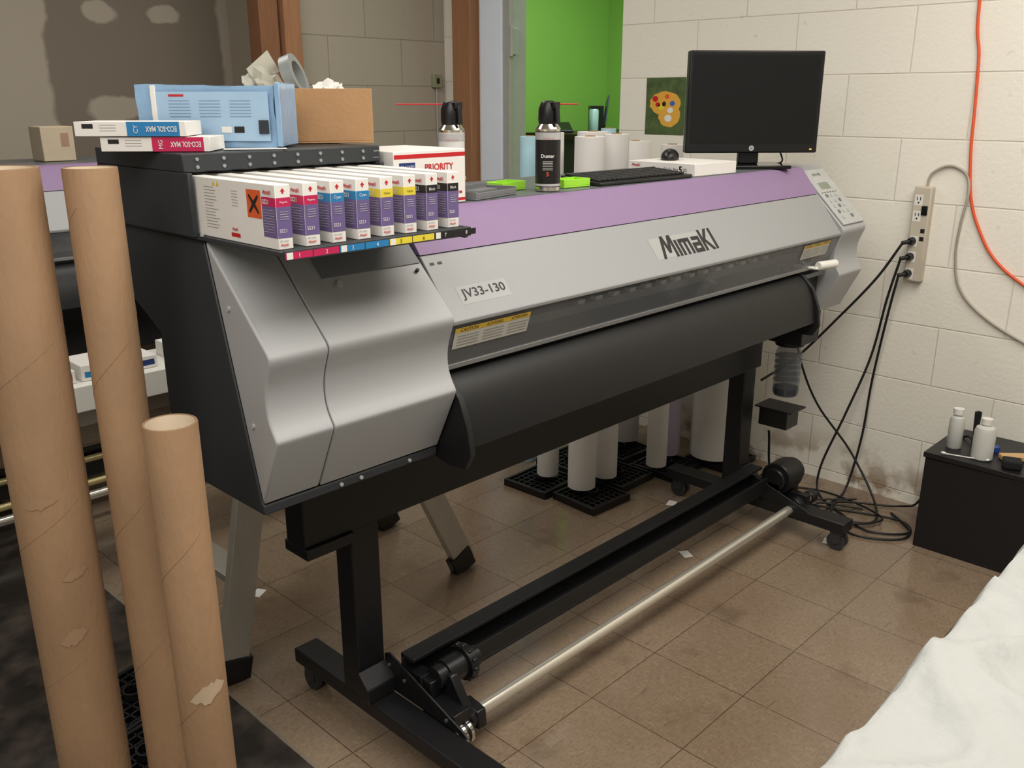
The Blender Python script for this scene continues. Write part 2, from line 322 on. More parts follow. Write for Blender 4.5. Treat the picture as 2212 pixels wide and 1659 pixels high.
# ---------------------------------------------------------------- PRINTER
UP=(0,.624,.781)
def printer(dx,dy,label):
    R=root('wide_format_printer',label,'large format printer',(1.2+dx,1.7+dy,0))
    def sh(poly): return [(y+dy,z) for y,z in poly]
    def P(n,poly,x0,x1,mat,bev=0,par=None,sm=35): return G().prism(sh(poly),x0+dx,x1+dx).done(n,mat,par or R,bev,smooth=sm)
    def Bx(n,lo,hi,mat,bev=.002,par=None): return G().box((lo[0]+dx,lo[1]+dy,lo[2]),(hi[0]+dx,hi[1]+dy,hi[2])).done(n,mat,par or R,bev)
    P('front_cover',[(1.472,1.279),(1.370,1.152),(1.372,1.143),(1.384,1.143),(1.49,1.27),(1.49,1.279)],1.243,3.075,silver2,.002)
    P('purple_trim_panel',[(1.473,1.281),(1.535,1.360),(1.545,1.367),(1.56,1.369),(1.56,1.281)],1.243,3.078,purple,.001)
    P('top_panel',[(1.561,1.285),(1.561,1.370),(1.95,1.370),(1.97,1.355),(1.97,1.285)],1.243,3.078,M('grey_top_panel',(104,108,110),.4,.2,.03))
    P('chassis',[(1.60,.87),(1.60,1.0),(1.66,1.0),(1.66,1.279),(1.95,1.279),(1.95,.87)],1.243,3.078,M('chassis_grey',(84,86,89),.5,.1))
    P('platen',[(1.412,1.005),(1.412,1.020),(1.659,1.020),(1.659,1.005)],1.248,3.07,M('platen_metal',(104,106,108),.3,.3),.001)
    g=G().box((1.25+dx,1.52+dy,1.050),(3.07+dx,1.56+dy,1.074)).box((1.25+dx,1.50+dy,1.10),(3.07+dx,1.52+dy,1.122))
    g.done('carriage_rail',M('rail_metal',(112,113,115),.35,.3),R,.002)
    acr=M('smoked_acrylic',(140,142,145),.07,0,.02,10,alpha=.26,coat=.8)
    P('front_window',[(1.377,1.142),(1.406,1.047),(1.409,1.048),(1.380,1.142)],1.245,3.07,acr)
    P('window_frame',[(1.405,1.048),(1.408,1.036),(1.416,1.036),(1.414,1.048)],1.245,3.07,M('window_frame_metal',(146,146,146),.35,.3),.001)
    out=spl2([(1.428,1.026),(1.412,1.023),(1.390,1.008),(1.371,.983),(1.356,.950),(1.346,.912),(1.340,.872)],3)
    inn=[(y+.012,z-.003) for y,z in out][::-1]
    G().prism(sh(out+inn),1.262+dx,2.875+dx).done('media_apron',apronm,R,smooth=60)
    capp=[(1.428,1.028),(1.402,1.028),(1.360,.985),(1.334,.92),(1.326,.86),(1.345,.825),(1.40,.82),(1.60,.87),(1.60,1.01)]
    P('apron_end_cap',capp,1.244,1.260,blk,.002);P('apron_end_cap',capp,2.877,2.892,blk,.002)
    P('lower_tray',[(1.43,.88),(1.43,.995),(1.595,.995),(1.595,.88)],1.262,2.875,blk)
    prof=[(1.555,1.352)]+spl2([(1.372,1.172),(1.366,1.162),(1.367,1.150),(1.375,1.130),(1.384,1.105),(1.388,1.078),(1.386,1.052),(1.378,1.030),(1.3655,1.010),(1.3635,1.003),(1.366,.995)],4)+[(1.43,.862)]
    P('end_cover_outer',prof,.80,.9255,silver,.004,sm=60);P('end_cover_inner',prof,.9275,1.2405,silver,.002,sm=60)
    body=[(1.566,1.352),(1.440,.862),(1.432,.858),(1.432,.838),(1.79,.838),(1.79,1.14),(1.97,1.23),(1.97,1.352)]
    P('end_housing',body,.802,1.2405,char,.003)
    P('end_cover_outer',prof,3.082,3.262,silver,.003,sm=60)
    P('end_housing',[(1.566,1.352),(1.440,.862),(1.95,.862),(1.95,1.352)],3.082,3.258,char,.003)
    P('end_cap_top',[(1.556,1.353),(1.562,1.366),(1.95,1.366),(1.95,1.353)],3.082,3.26,silver,.002)
    Bx('crossbeam',(1.02,1.655,.60),(3.12,1.73,.865),blk,.004)
    for x,xf in ((1.2,1.2),(3.06,3.025)):
        Bx('leg',(x-.042,1.665,.119),(x+.042,1.735,.599),blk,.004)
        f=G().box((xf-.038+dx,1.20+dy,.075),(xf+.038+dx,1.98+dy,.118)).prism(sh([(1.62,.119),(1.62,.16),(1.66,.20),(1.66,.119)]),x-.05+dx,x+.05+dx)
        f.done('foot_rail',blk,R,.004)
        for y in (1.235,1.93):
            c=G().cyl((xf-.022+dx,y+dy,.033),(xf-.006+dx,y+dy,.033),.033).cyl((xf+.006+dx,y+dy,.033),(xf+.022+dx,y+dy,.033),.033).box((xf-.028+dx,y-.02+dy,.03),(xf+.028+dx,y+.02+dy,.074)).cyl((xf-.03+dx,y+dy,.033),(xf+.03+dx,y+dy,.033),.008)
            c.done('caster',M('caster_grey',(52,52,54),.5),R,.001)
    Bx('take_up_beam',(1.245,1.52,.145),(2.98,1.60,.155),blk,.001)
    g=G().box((1.245+dx,1.59+dy,.155),(3.0+dx,1.60+dy,.240)).box((1.245+dx,1.52+dy,.156),(3.0+dx,1.53+dy,.205)).box((1.245+dx,1.55+dy,.232),(3.0+dx,1.60+dy,.242))
    g.done('take_up_beam_flange',blk,R,.001)
    G().cyl((1.30+dx,1.42+dy,.105),(3.14+dx,1.42+dy,.105),.0175).done('take_up_shaft',shaftm,R,label='polished steel take-up shaft')
    return R,sh,P,Bx
PR,sh,P,Bx=printer(0,0,'silver and purple wide-format printer on black rolling stand')
gp=[(1.66,.215),(1.64,.225),(1.61,.215),(1.36,.13),(1.34,.119),(1.66,.119)]
P('gusset_plate',gp,1.2375,1.243,blk,.001);P('gusset_plate',gp,2.985,2.991,blk,.001)
for q in [(1.64,.19),(1.58,.17),(1.42,.135)]: G().cyl((1.2375,q[0],q[1]),(1.234,q[0],q[1]),.005).done('screw',M('steel_screw',(120,120,120),.4,.6),PR)
g=G().cyl((1.30,1.50,.20),(1.36,1.50,.20),.036).cyl((1.36,1.50,.20),(1.385,1.50,.20),.048).cyl((1.385,1.50,.20),(1.415,1.50,.20),.028).cyl((1.27,1.50,.20),(1.30,1.50,.20),.030)
for k in range(12):
    a=k*math.pi/6; g.cyl((1.365,1.50+.047*math.cos(a),.20+.047*math.sin(a)),(1.38,1.50+.047*math.cos(a),.20+.047*math.sin(a)),.006,seg=8)
g.done('take_up_clutch',blkp,PR,.002)
G().prism([(1.53,.22),(1.46,.215),(1.40,.13),(1.395,.075),(1.43,.07),(1.47,.10),(1.53,.16)],1.29,1.315).prism([(1.45,.14),(1.39,.13),(1.385,.08),(1.44,.075)],1.315,1.345).cyl((1.275,1.50,.20),(1.285,1.50,.20),.018).box((1.25,1.49,.15),(1.29,1.60,.20)).done('take_up_arm',blkp,PR,.004)
G().cyl((1.255,1.405,.085),(1.30,1.405,.085),.028).cyl((1.245,1.405,.085),(1.256,1.405,.085),.020).box((1.245,1.40,.085),(1.30,1.52,.15)).cyl((1.30,1.42,.105),(1.345,1.42,.105),.030).done('shaft_holder',blkp,PR,.003)
for a,b_ in ((1.262,1.272),(1.282,1.292)): G().cyl((a,1.405,.085),(b_,1.405,.085),.031).done('holder_ring',chrome,PR,.001)
g=G().cyl((3.02,1.50,.20),(3.12,1.50,.20),.062).cyl((3.0,1.50,.20),(3.02,1.50,.20),.045).box((3.0,1.47,.10),(3.16,1.58,.19)).cyl((3.12,1.50,.20),(3.16,1.50,.20),.05)
g.done('take_up_motor',blkp,PR,.004)
G().box((3.06,1.385,.075),(3.09,1.50,.15)).cyl((3.02,1.42,.105),(3.09,1.42,.105),.036).cyl((3.14,1.42,.105),(3.18,1.42,.105),.026).done('shaft_holder',blkp,PR,.003)
P('control_box',[(1.645,.60),(1.645,.572),(1.74,.572),(1.74,.60)],1.02,1.157,blk,.003)
g=G().box((3.10,1.50,.44),(3.22,1.66,.446)).box((3.105,1.52,.37),(3.20,1.64,.44));g.done('bottle_tray',blkp,PR,.002)
bot=M('clear_waste_bottle',(96,102,110),.08,0,.03,8,alpha=.40,coat=.5)
G().lathe([(.045,0),(.05,.01),(.05,.17),(.042,.19),(.042,.21)],(3.15,1.56,.50)).done('waste_ink_bottle',bot,PR,label='clear translucent waste ink bottle')
G().lathe([(.0,0.002),(.044,.002),(.048,.012),(.048,.03),(0,.03)],(3.15,1.56,.501),caps=False).done('waste_ink',M('waste_ink_fluid',(28,34,52),.2),PR)
for k in range(5): G().lathe([(.0505,0),(.0511,.001),(.0505,.002)],(3.15,1.56,.56+k*.024)).done('bottle_rib',M('bottle_rib',(120,126,134),.2,alpha=.6),PR)
G().box((3.08,1.48,.72),(3.22,1.66,.84)).cyl((3.15,1.56,.70),(3.15,1.56,.74),.055).done('bottle_bracket',blk,PR,.004)
G().box((2.895,1.44,.88),(3.075,1.60,1.003)).box((2.895,1.46,1.022),(3.06,1.50,1.042)).done('lever_housing',blkp,PR,.003)
G().cyl((2.93,1.375,1.055),(3.02,1.355,1.055),.015).box((2.92,1.375,1.042),(2.95,1.46,1.050)).done('clamp_lever',wpl,PR,.003)
G().box((2.92,1.405,.93),(2.945,1.438,.99)).done('paper_guide',wpl,PR,.002)
for i in range(14):
    x=1.80+i*.075
    Bx('pinch_roller',(x,1.495,1.082),(x+.028,1.515,1.094),wpl,.001)
P('module_shaded_panel',[(1.547,1.349),(1.4655,1.2685),(1.4675,1.2665),(1.549,1.347)],.99,1.236,dsilver,0)  # upper panel; its darker silver paints in the shade under the cartridge rack
for (x,y,z) in [(1.02,1.4545,1.2535),(1.215,1.452,1.2545)]:
    G().cyl((x,y,z),(x,y-.004,z+.004),.007 if x<1.1 else .004).done('lock_knob' if x<1.1 else 'screw',lgrey if x<1.1 else char2,PR)
for (y,z) in [(1.49,1.235),(1.44,1.02),(1.56,1.362)]:
    G().cyl((.800,y,z),(.797,y,z),.005).done('screw',lgrey,PR)
for x in (.98,1.03,1.16):
    G().cyl((x,1.432,.848),(x,1.429,.848),.004).done('screw',lgrey,PR)
G().box((.8005,1.565,1.345),(.802,1.95,1.349)).done('side_seam',blk,PR)
n=Vector((0,-.701,.713));up=Vector((0,.713,.701))
def onp(x,s,o=0): return Vector((x,1.367,1.167))+up*s+n*o
G().prism([tuple((onp(0,.012,.001)).yz),tuple(onp(0,.012,.008).yz),tuple(onp(0,.262,.008).yz),tuple(onp(0,.262,.001).yz)],3.092,3.252).done('control_panel',M('panel_grey',(178,180,178),.45),PR,.002)
cp=[o for o in PR.children if o.name.startswith('control_panel')][0]
patch(onp(3.165,.185,.008),X,up,.075,.03,M('lcd_green',(128,136,122),.25),cp,'display')
for r in range(5):
    for k in range(3):
        if r==4 and k==1: continue
        G().cyl(onp(3.125+k*.035,.14-r*.024,.008),onp(3.125+k*.035,.14-r*.024,.0105),.008,seg=16).done('button',lgrey if (r+k)%3 else dsilver,cp)
for k in range(6): patch(onp(3.112+k*.02,.155,.008),X,up,.01,.004,kink,cp,'indicator_mark')
txt('JV33-130',.06,onp(3.165,.235,.008),X,up,kink,cp)
def cov(x,z): 
    t=(z-1.152)/(1.279-1.152); return Vector((x,1.370+.102*t,z))
foil=M('logo_foil',(162,162,161),.5,.05)
patch(cov(2.165,1.211),X,UP,.30,.064,foil,PR,'badge_backing')
mimaki(.275,cov(2.18,1.211),X,UP,kink,PR)
patch(cov(1.366,1.196),X,UP,.150,.044,M('pale_badge',(163,163,163),.5),PR,'badge_backing')
txt('JV33-130',.132,cov(1.366,1.196),X,UP,kink,PR,h=.028,bold=.01,off=.0012)
for x in (1.263,1.285): patch(cov(x,1.262),X,UP,.012,.006,kink,PR,'vent_slot',off=.0008)
def win(x,z): return Vector((x,1.377+(1.142-z)*.305,z))
WU=(0,-.292,.956)
yl=M('warning_yellow',(200,164,62),.5)
for xc in (1.373,2.92):
    w=.235 if xc<2 else .19
    patch(win(xc,1.110),X,WU,w,.050,M('warning_white',(184,181,170),.5),PR,'warning_label',off=.0012)
    patch(win(xc,1.129),X,WU,w,.012,yl,PR,'warning_header',off=.0016)
    for k,s in enumerate(['CAUTION','ACHTUNG','ATTENTION']):
        txt(s,w*.22,win(xc-w*.32+k*w*.33,1.129),X,WU,kink,PR,off=.002)
    for r in range(4):
        for k in range(3):
            patch(win(xc-w*.32+k*w*.33,1.115-r*.007),X,WU,w*.27,.0016,greyt,PR,'warning_text_line',off=.002)
# ---- cartridge rack
g=G().box((.79,1.589,1.472),(1.2376,1.968,1.505)).box((.79,1.575,1.356),(.800,1.968,1.472)).box((1.2276,1.575,1.372),(1.2376,1.968,1.472)).box((.80,1.94,1.356),(1.2276,1.968,1.472))
rack=g.done('cartridge_rack',char,PR,.002)
G().box((.797,1.288,1.352),(1.215,1.94,1.3600)).box((.797,1.284,1.346),(1.215,1.290,1.363)).box((1.212,1.30,1.340),(1.222,1.40,1.362)).done('cartridge_shelf',char,rack,.001)
for i in range(8):
    x=.818+i*.0535
    for z in (1.481,1.495):
        G().cyl((x,1.589,z),(x,1.5865,z),.0034,seg=14).done('status_light',M('dim_status_lens',(140,142,142),.4),rack)
txt('EMPTY',.014,(1.228,1.5888,1.494),X,Z,lgrey,rack);txt('INK/ERROR',.016,(1.226,1.5888,1.481),X,Z,lgrey,rack)
cs=[mag,mag,cyn,cyn,yel,yel,kink,kink]
for i in range(8):
    x=.806+i*.0539+.012
    patch((x+.006,1.284,1.3545),X,Z,.052,.0115,cs[i],rack,'slot_label')
    if i%2==0: patch((x-.012,1.284,1.3545),X,Z,.012,.0115,wht,rack,'slot_label',off=.0008)
    txt(str(i+1),None,(x+.006,1.284,1.3545),X,Z,kink if cs[i] is yel else wht,rack,off=.0014,h=.0068)
# ---- cartridges
LX=(0,-1,0)
def cartridge(i,col,name):
    x0=.806+i*.0539;x1=x0+.0285;y0=1.315;z0=1.3605;z1=z0+.106
    R=root('ink_cartridge',f'white ink cartridge box with violet and {name} label','ink cartridge',((x0+x1)/2,y0,z0),'ink cartridges in the printer rack')
    G().box((x0,y0,z0),(x1,1.72,z1)).done('cartridge_body',wht,R,.0012)
    xc=(x0+x1)/2;cw=x1-x0-.001
    patch((xc,y0,z0+.0445),X,Z,cw,.051,pur,R,'violet_label');patch((x0,y0+.021,z0+.0445),LX,Z,.042,.051,pur,R,'violet_label')
    patch((xc,y0,z0+.0775),X,Z,cw,.015,col,R,'colour_band');patch((x0,y0+.021,z0+.0775),LX,Z,.042,.015,col,R,'colour_band')
    mimaki(.026,(x0,y0+.024,z0+.093),LX,Z,red,R);mimaki(.016,(xc-.003,y0,z0+.008),X,Z,red,R)
    txt('SS21',.018,(x0,y0+.029,z0+.0775),LX,Z,wht,R,bold=.02,off=.0012)
    txt(name.capitalize(),.015,(xc,y0,z0+.0775),X,Z,kink if col is yel else wht,R,off=.0012)
    txt('SS21',.014,(xc-.004,y0,z0+.031),X,Z,wht,R,off=.0012);txt('SPC-0501',.017,(xc-.003,y0,z0+.0145),X,Z,greyt,R,off=.0012)
    for r in range(4): patch((xc,y0,z0+.062-r*.004),X,Z,.016,.0009,lgrey,R,'label_text_line',off=.0012)
    for r in range(9): patch((x0,y0+.022,z0+.064-r*.0045),LX,Z,.034,.0008,lgrey,R,'label_text_line',off=.0012)
    patch((xc,y0,z0+.095),X,Z,0,0,red,R,'arrow_mark',pts=[(-.0045,0),(-.0016,0),(-.0016,-.0035),(.0016,-.0035),(.0016,0),(.0045,0),(0,.0055)])
    if i==0:
        patch((x0,1.382,z0+.071),LX,Z,.045,.047,org,R,'hazard_sign');patch((x0,1.382,z0+.071),LX,Z,0,0,kink,R,'hazard_cross',off=.0012,pts=[(-.016,-.013),(-.013,-.016),(0,-.004),(.013,-.016),(.016,-.013),(.005,0),(.016,.013),(.013,.016),(0,.005),(-.013,.016),(-.016,.013),(-.005,0)])
        patch((x0,1.45,z0+.012),LX,Z,.03,.007,red,R,'red_tag')
        mimaki(.02,(x0,1.45,z0+.0225),LX,Z,red,R)
        rg=random.Random(3)
        for k in range(14):
            w=.03+.02*rg.random();patch((x0,1.53-(w/2)+.02,z0+.09-k*.0055),LX,Z,w,.0009,greyt,R,'printed_text_line')
        for k in range(6): patch((x0,1.445,z0+.088-k*.005),LX,Z,.02,.0008,greyt,R,'printed_text_line')
        for k in range(2): patch((x0,1.50+k*.014,z0+.097),LX,Z,0,0,yel,R,'warning_triangle',pts=[(-.005,-.004),(.005,-.004),(0,.005)])
    return R
for i,(c,nm) in enumerate([(mag,'magenta'),(mag,'magenta'),(cyn,'cyan'),(cyn,'cyan'),(yel,'yellow'),(yel,'yellow'),(kink,'black'),(kink,'black')]): cartridge(i,c,nm)
# ---------------------------------------------------------------- SECOND PRINTER
P2,_,_,_=printer(-.9,2.05,'second silver and purple wide-format printer near drywall')
T=root('utility_table','white-topped utility table with brass stretcher bars','table',(1.3,3.1,0))
G().box((.55,2.98,.61),(1.98,3.26,.70)).done('table_top',wpl,T,.004)
for x in (.6,1.93):
    for y in (3.01,3.23): G().box((x-.02,y-.02,0),(x+.02,y+.02,.609)).done('table_leg',blk,T,.002)
brass=M('brass_bar',(206,190,140),.3,.6)
for y in (3.01,3.23): G().cyl((.62,y,.35),(1.91,y,.35),.012).done('stretcher',brass,T)
for k,(x,c) in enumerate([(1.0,red),(1.12,cyn),(1.28,wht),(1.45,wht),(1.62,wht)]):
    r=root('small_box','small printed carton on the utility table','box',(x,3.1,.701),'cartons on the utility table')
    G().box((x-.05,3.02,.701),(x+.05,3.18,.745+.01*(k%2))).done('carton',wht,r,.002);patch((x,3.02,.722),X,Z,.08,.02,c if k<2 else navy,r,'label_sticker')
b=root('cardboard_box','small closed tan cardboard box on the second printer','cardboard box',(1.35,3.8,1.372))
G().box((1.30,3.72,1.372),(1.42,3.84,1.50)).done('carton',M('pale_cardboard',(188,174,150),.8),b,.003)
patch((1.385,3.72,1.45),X,Z,.03,.05,M('faint_stamp',(160,130,108)),b)
# ---------------------------------------------------------------- TUBES
def tube(x,y,r,h,th,label):
    R=root('cardboard_tube',label,'cardboard tube',(x,y,0),'shipping tubes standing on the floor')
    G().lathe([(r-th,0),(r,0),(r,h-.002),(r-.001,h),(r-th,h),(r-th,.0)],(x,y,0),seg=56,caps=False).done('tube_wall',kraft,R,smooth=50)
    G().lathe([(r-th-.0004,h-.5),(r-th-.0004,h-.001)],(x,y,0),seg=48,caps=False).done('tube_lining',kraftin,R,smooth=60)
    g=G();pit=.30;n=int((h-.1)/pit*26);pts=[]
    for i in range(n):
        a=i/26*2*math.pi;pts.append((x+(r+.0001)*math.cos(a),y+(r+.0001)*math.sin(a),.05+pit*i/26))
    g.sweep(pts,.0006,4);g.done('spiral_seam',M('kraft_seam',(138,108,80),.8),R)
    return R
t1=tube(.515,1.70,.066,1.49,.006,'tall thick brown cardboard tube')
t2=tube(.640,1.627,.045,1.488,.003,'tall slim brown cardboard tube')
t3=tube(.631,1.413,.045,1.079,.0035,'shorter brown cardboard tube with torn white patch')
def tear(R,x,y,r,a0,z0,w,h,mt):
    n=14;rng=random.Random(int(z0*100))
    bm=bmesh.new();top=[];bot=[]
    for i in range(n+1):
        t=i/n;a=a0+(t-.5)*w/r;e=math.sin(math.pi*t)+.02
        top.append(bm.verts.new((x+(r+.0010)*math.cos(a),y+(r+.0010)*math.sin(a),z0+e*h*(.5+.3*rng.random())+(t-.5)*h*.6)));bot.append(bm.verts.new((x+(r+.0010)*math.cos(a),y+(r+.0010)*math.sin(a),z0-e*h*(.3+.3*rng.random())+(t-.5)*h*.6)))
    for i in range(n): bm.faces.new((bot[i],bot[i+1],top[i+1],top[i]))
    g=G();g.bm.free();g.bm=bm;g.done('torn_paper_patch',mt,R)
aC=lambda x,y: math.atan2(-y,-x)
scf=M('scuffed_kraft',(160,129,99),.9)
tear(t3,.631,1.413,.045,aC(.631,1.413)+.25,.565,.07,.034,M('torn_paper',(190,168,140),.9))
for q in [(0,.62,.05,.03),(.3,.75,.05,.02),(-.3,.9,.06,.02)]: tear(t1,.515,1.70,.066,aC(.515,1.7)+q[0],q[1],q[2],q[3],scf)
# ---------------------------------------------------------------- ROLL STANDS and ROLLS
def stand_mesh():
    g=G();s=.115
    g.box((-s,-s,0),(s,-s+.012,.03)).box((-s,s-.012,0),(s,s,.03)).box((-s,-s+.012,0),(-s+.012,s-.012,.03)).box((s-.012,-s+.012,0),(s,s-.012,.03))
    for k in range(-3,4):
        g.box((k*.03-.003,-s+.012,.004),(k*.03+.003,s-.012,.024)).box((-s+.012,k*.03-.003,.004),(s-.012,k*.03+.003,.024))
    return g
def rollstand(x,y,rot,z=0):
    R=root('roll_stand','black plastic lattice stand for vinyl rolls','roll holder',(0,0,0),'plastic roll stands on the floor')
    stand_mesh().done('base_grid',blkp,R,.001)
    G().lathe([(.028,.024),(.028,.045),(.022,.045),(.022,.024)],caps=False).done('core_socket',blkp,R)
    place(R,(x,y,z),rot);return R
for a in [(2.69,2.42,2),(2.72,2.165,-3),(2.965,2.22,0),(3.21,2.13,2),(3.22,2.40,-2),(3.46,2.0,0),(.80,2.23,15),(.72,1.97,10),(2.955,2.475,0)]: rollstand(*a)
def roll(x,y,r,h,mat,label,z=.046):
    R=root('vinyl_roll',label,'vinyl roll',(x,y,z),'vinyl rolls standing behind the printer')
    G().lathe([(.02,z),(r-.001,z),(r,z+.001),(r,z+h-.001),(r-.001,z+h),(.02,z+h),(.02,z)],(x,y,0),seg=40,caps=False).done('wound_vinyl',mat,R,smooth=40)
    G().lathe([(.016,z-.001),(.0198,z-.001),(.0198,z+h+.003),(.016,z+h+.003),(.016,z-.001)],(x,y,0),seg=24,caps=False).done('roll_core',card,R)
for a in [(2.72,2.41,.047,1.43,paper),(2.72,2.22,.058,1.42,paper),(2.88,2.22,.05,1.425,paper),(3.30,2.44,.07,1.38,paper),(3.13,2.13,.045,1.38,paper),(3.29,2.18,.055,1.30,lav),(3.42,2.02,.105,1.25,paper),(3.02,2.45,.065,1.425,paper)]:
    roll(*a,'white vinyl roll standing on end behind the printer' if a[4] is paper else 'pale lavender vinyl roll standing on end')
cy=M('pale_cyan_roll',(176,216,230),.5)
roll(2.86,2.66,.04,1.45,cy,'pale blue vinyl roll standing near the doorway',.001);roll(3.39,2.66,.035,1.47,cy,'pale blue vinyl roll standing near the doorway',.001)
# ---------------------------------------------------------------- LADDER
Ld=root('step_ladder','aluminium folding step ladder with black rubber feet','ladder',(1.45,2.35,0))
top=1.22
ft={'a':[(1.04,2.12),(1.02,2.60)],'b':[(1.95,2.12),(1.98,2.58)]}
tp={'a':[(1.33,2.20),(1.33,2.50)],'b':[(1.42,2.20),(1.42,2.50)]}
for k in 'ab':
    for f,t in zip(ft[k],tp[k]):
        G().bar((f[0],f[1],.03),(t[0],t[1],top),.03,.085,up=(1,0,0)).done('side_rail',alu,Ld,.002)
        G().bar((f[0],f[1],0),(f[0]+(t[0]-f[0])*.06,f[1],.075),.036,.094,up=(1,0,0)).done('rubber_foot',blkp,Ld,.004)
for z in (.3,.56,.82,1.06):
    q=z/top;x=1.04+(1.33-1.04)*q;G().box((x-.04,2.14+.06*q,z-.012),(x+.04,2.58-.06*q,z+.012)).done('step',alu,Ld,.002)
for z in (.35,.75):
    q=z/top;x=1.95+(1.42-1.95)*q;G().box((x-.012,2.14+.06*q,z-.012),(x+.012,2.58-.06*q,z+.012)).done('brace',alu,Ld,.002)
G().box((1.29,2.14,top),(1.47,2.56,top+.03)).done('ladder_cap',M('grey_cap',(70,70,72)),Ld,.004)
# ---------------------------------------------------------------- THINGS ON THE PRINTER
R=root('computer_monitor','black flat computer monitor on a stand, screen off','monitor')
mz=.050
G().box((-.232,-.012,mz),(.232,.028,mz+.335)).done('monitor_housing',blkp,R,.005)
patch((0,-.0122,mz+.176),X,Z,.436,.29,M('dark_screen',(14,15,17),.3,0,.02),R,'screen',off=.0008)
G().box((-.035,.01,.012),(.035,.04,mz+.10)).done('stand_neck',blkp,R,.004)
G().prism([(-.12,-.09),(.12,-.09),(.135,.02),(.12,.11),(-.12,.11),(-.135,.02)],0,.012,'z').done('stand_base',blkg,R,.003)
G().cyl((0,-.012,mz+.016),(0,-.0135,mz+.016),.009,seg=24).done('badge',lgrey,R);txt('hp',.009,(0,-.0136,mz+.016),X,Z,navy,R,shear=.3)
G().box((.205,-.0135,mz+.010),(.213,-.012,mz+.014)).done('power_light',M('amber_led',(240,170,60),.4,emit=1),R)
place(R,(2.915,1.66,1.3705),-43)
cable_pts=[(3.0,1.62,1.47),(3.02,1.60,1.42),(3.03,1.60,1.385),(3.04,1.68,1.377),(3.02,1.80,1.377),(2.9,1.90,1.377)]
R=root('software_box','slim white software box with grey and red lettering','software box')
G().box((-.115,-.13,0),(.115,.13,.038)).done('carton',wht,R,.0015)
txt('RasterLink',.075,(-.115,-.005,.018),LX,Z,greyt,R,bold=.01);txt('Pro',.018,(-.115,-.058,.018),LX,Z,kink,R);txt('5',None,(-.115,-.076,.019),LX,Z,kink,R,h=.02,bold=.03);txt('SG',.014,(-.115,-.093,.018),LX,Z,kink,R)
mimaki(.035,(-.115,.10,.026),LX,Z,red,R);txt('Software RIP',.04,(-.115,.095,.013),LX,Z,greyt,R)
patch((-.115,.11,.005),LX,Z,.03,.003,red,R,'red_tag')
place(R,(2.56,1.70,1.3705),-2)
R=root('computer_mouse','black computer mouse on the white software box','computer mouse')
g=G().ball((0,0,.006),(.03,.052,.03),sub=3)
for v in g.bm.verts: v.co.z=max(v.co.z,0)
g.done('mouse_shell',blkp,R,smooth=60);G().cyl((-.004,-.03,.028),(.004,-.03,.028),.007).done('scroll_wheel',M('caster_grey',(52,52,54)),R)
place(R,(2.56,1.75,1.409),-60)
R=root('computer_keyboard','black computer keyboard lying on top of the printer','keyboard')
G().prism([(-.075,0),(.075,0),(.075,.022),(-.075,.010)],-.215,.215).done('keyboard_case',blkp,R,.003)
gg=G()
for r in range(6):
    for c in range(19):
        if r==5 and 4<c<9: continue
        x=-.198+c*.0212;y=.058-r*.0215;z=.0205-r*.0017
        gg.box((x-.0088,y-.0088,z),(x+.0088,y+.0088,z+.006))
gg.box((-.198+5*.0212-.0088,.058-5*.0215-.0088,.012),(-.198+8*.0212+.0088,.058-5*.0215+.0088,.018))
kk=gg.done('keys',M('key_plastic',(36,36,38),.5),R,.001);kk['kind']='stuff'
place(R,(2.20,1.645,1.3705),-2)
R=root('postal_box','white and red postal carton standing on the printer','postal box',(1.35,1.68,1.371))
G().box((1.255,1.565,1.371),(1.465,1.78,1.492)).done('carton',wht,R,.002)
patch((1.36,1.565,1.480),X,Z,.208,.009,red,R,'red_stripe');patch((1.36,1.565,1.379),X,Z,.208,.006,red,R,'red_stripe')
txt('PRIORITY',.085,(1.385,1.565,1.455),X,Z,red,R,bold=.02);txt('MAIL',.045,(1.37,1.565,1.43),X,Z,navy,R,bold=.02)
patch((1.292,1.565,1.452),X,Z,.045,.03,navy,R,'blue_panel');txt('TRACKED',.038,(1.292,1.565,1.458),X,Z,wht,R,off=.0012);txt('INSURED',.038,(1.292,1.565,1.445),X,Z,wht,R,off=.0012)
txt('USPS.COM',.045,(1.43,1.565,1.395),X,Z,red,R,bold=.02)
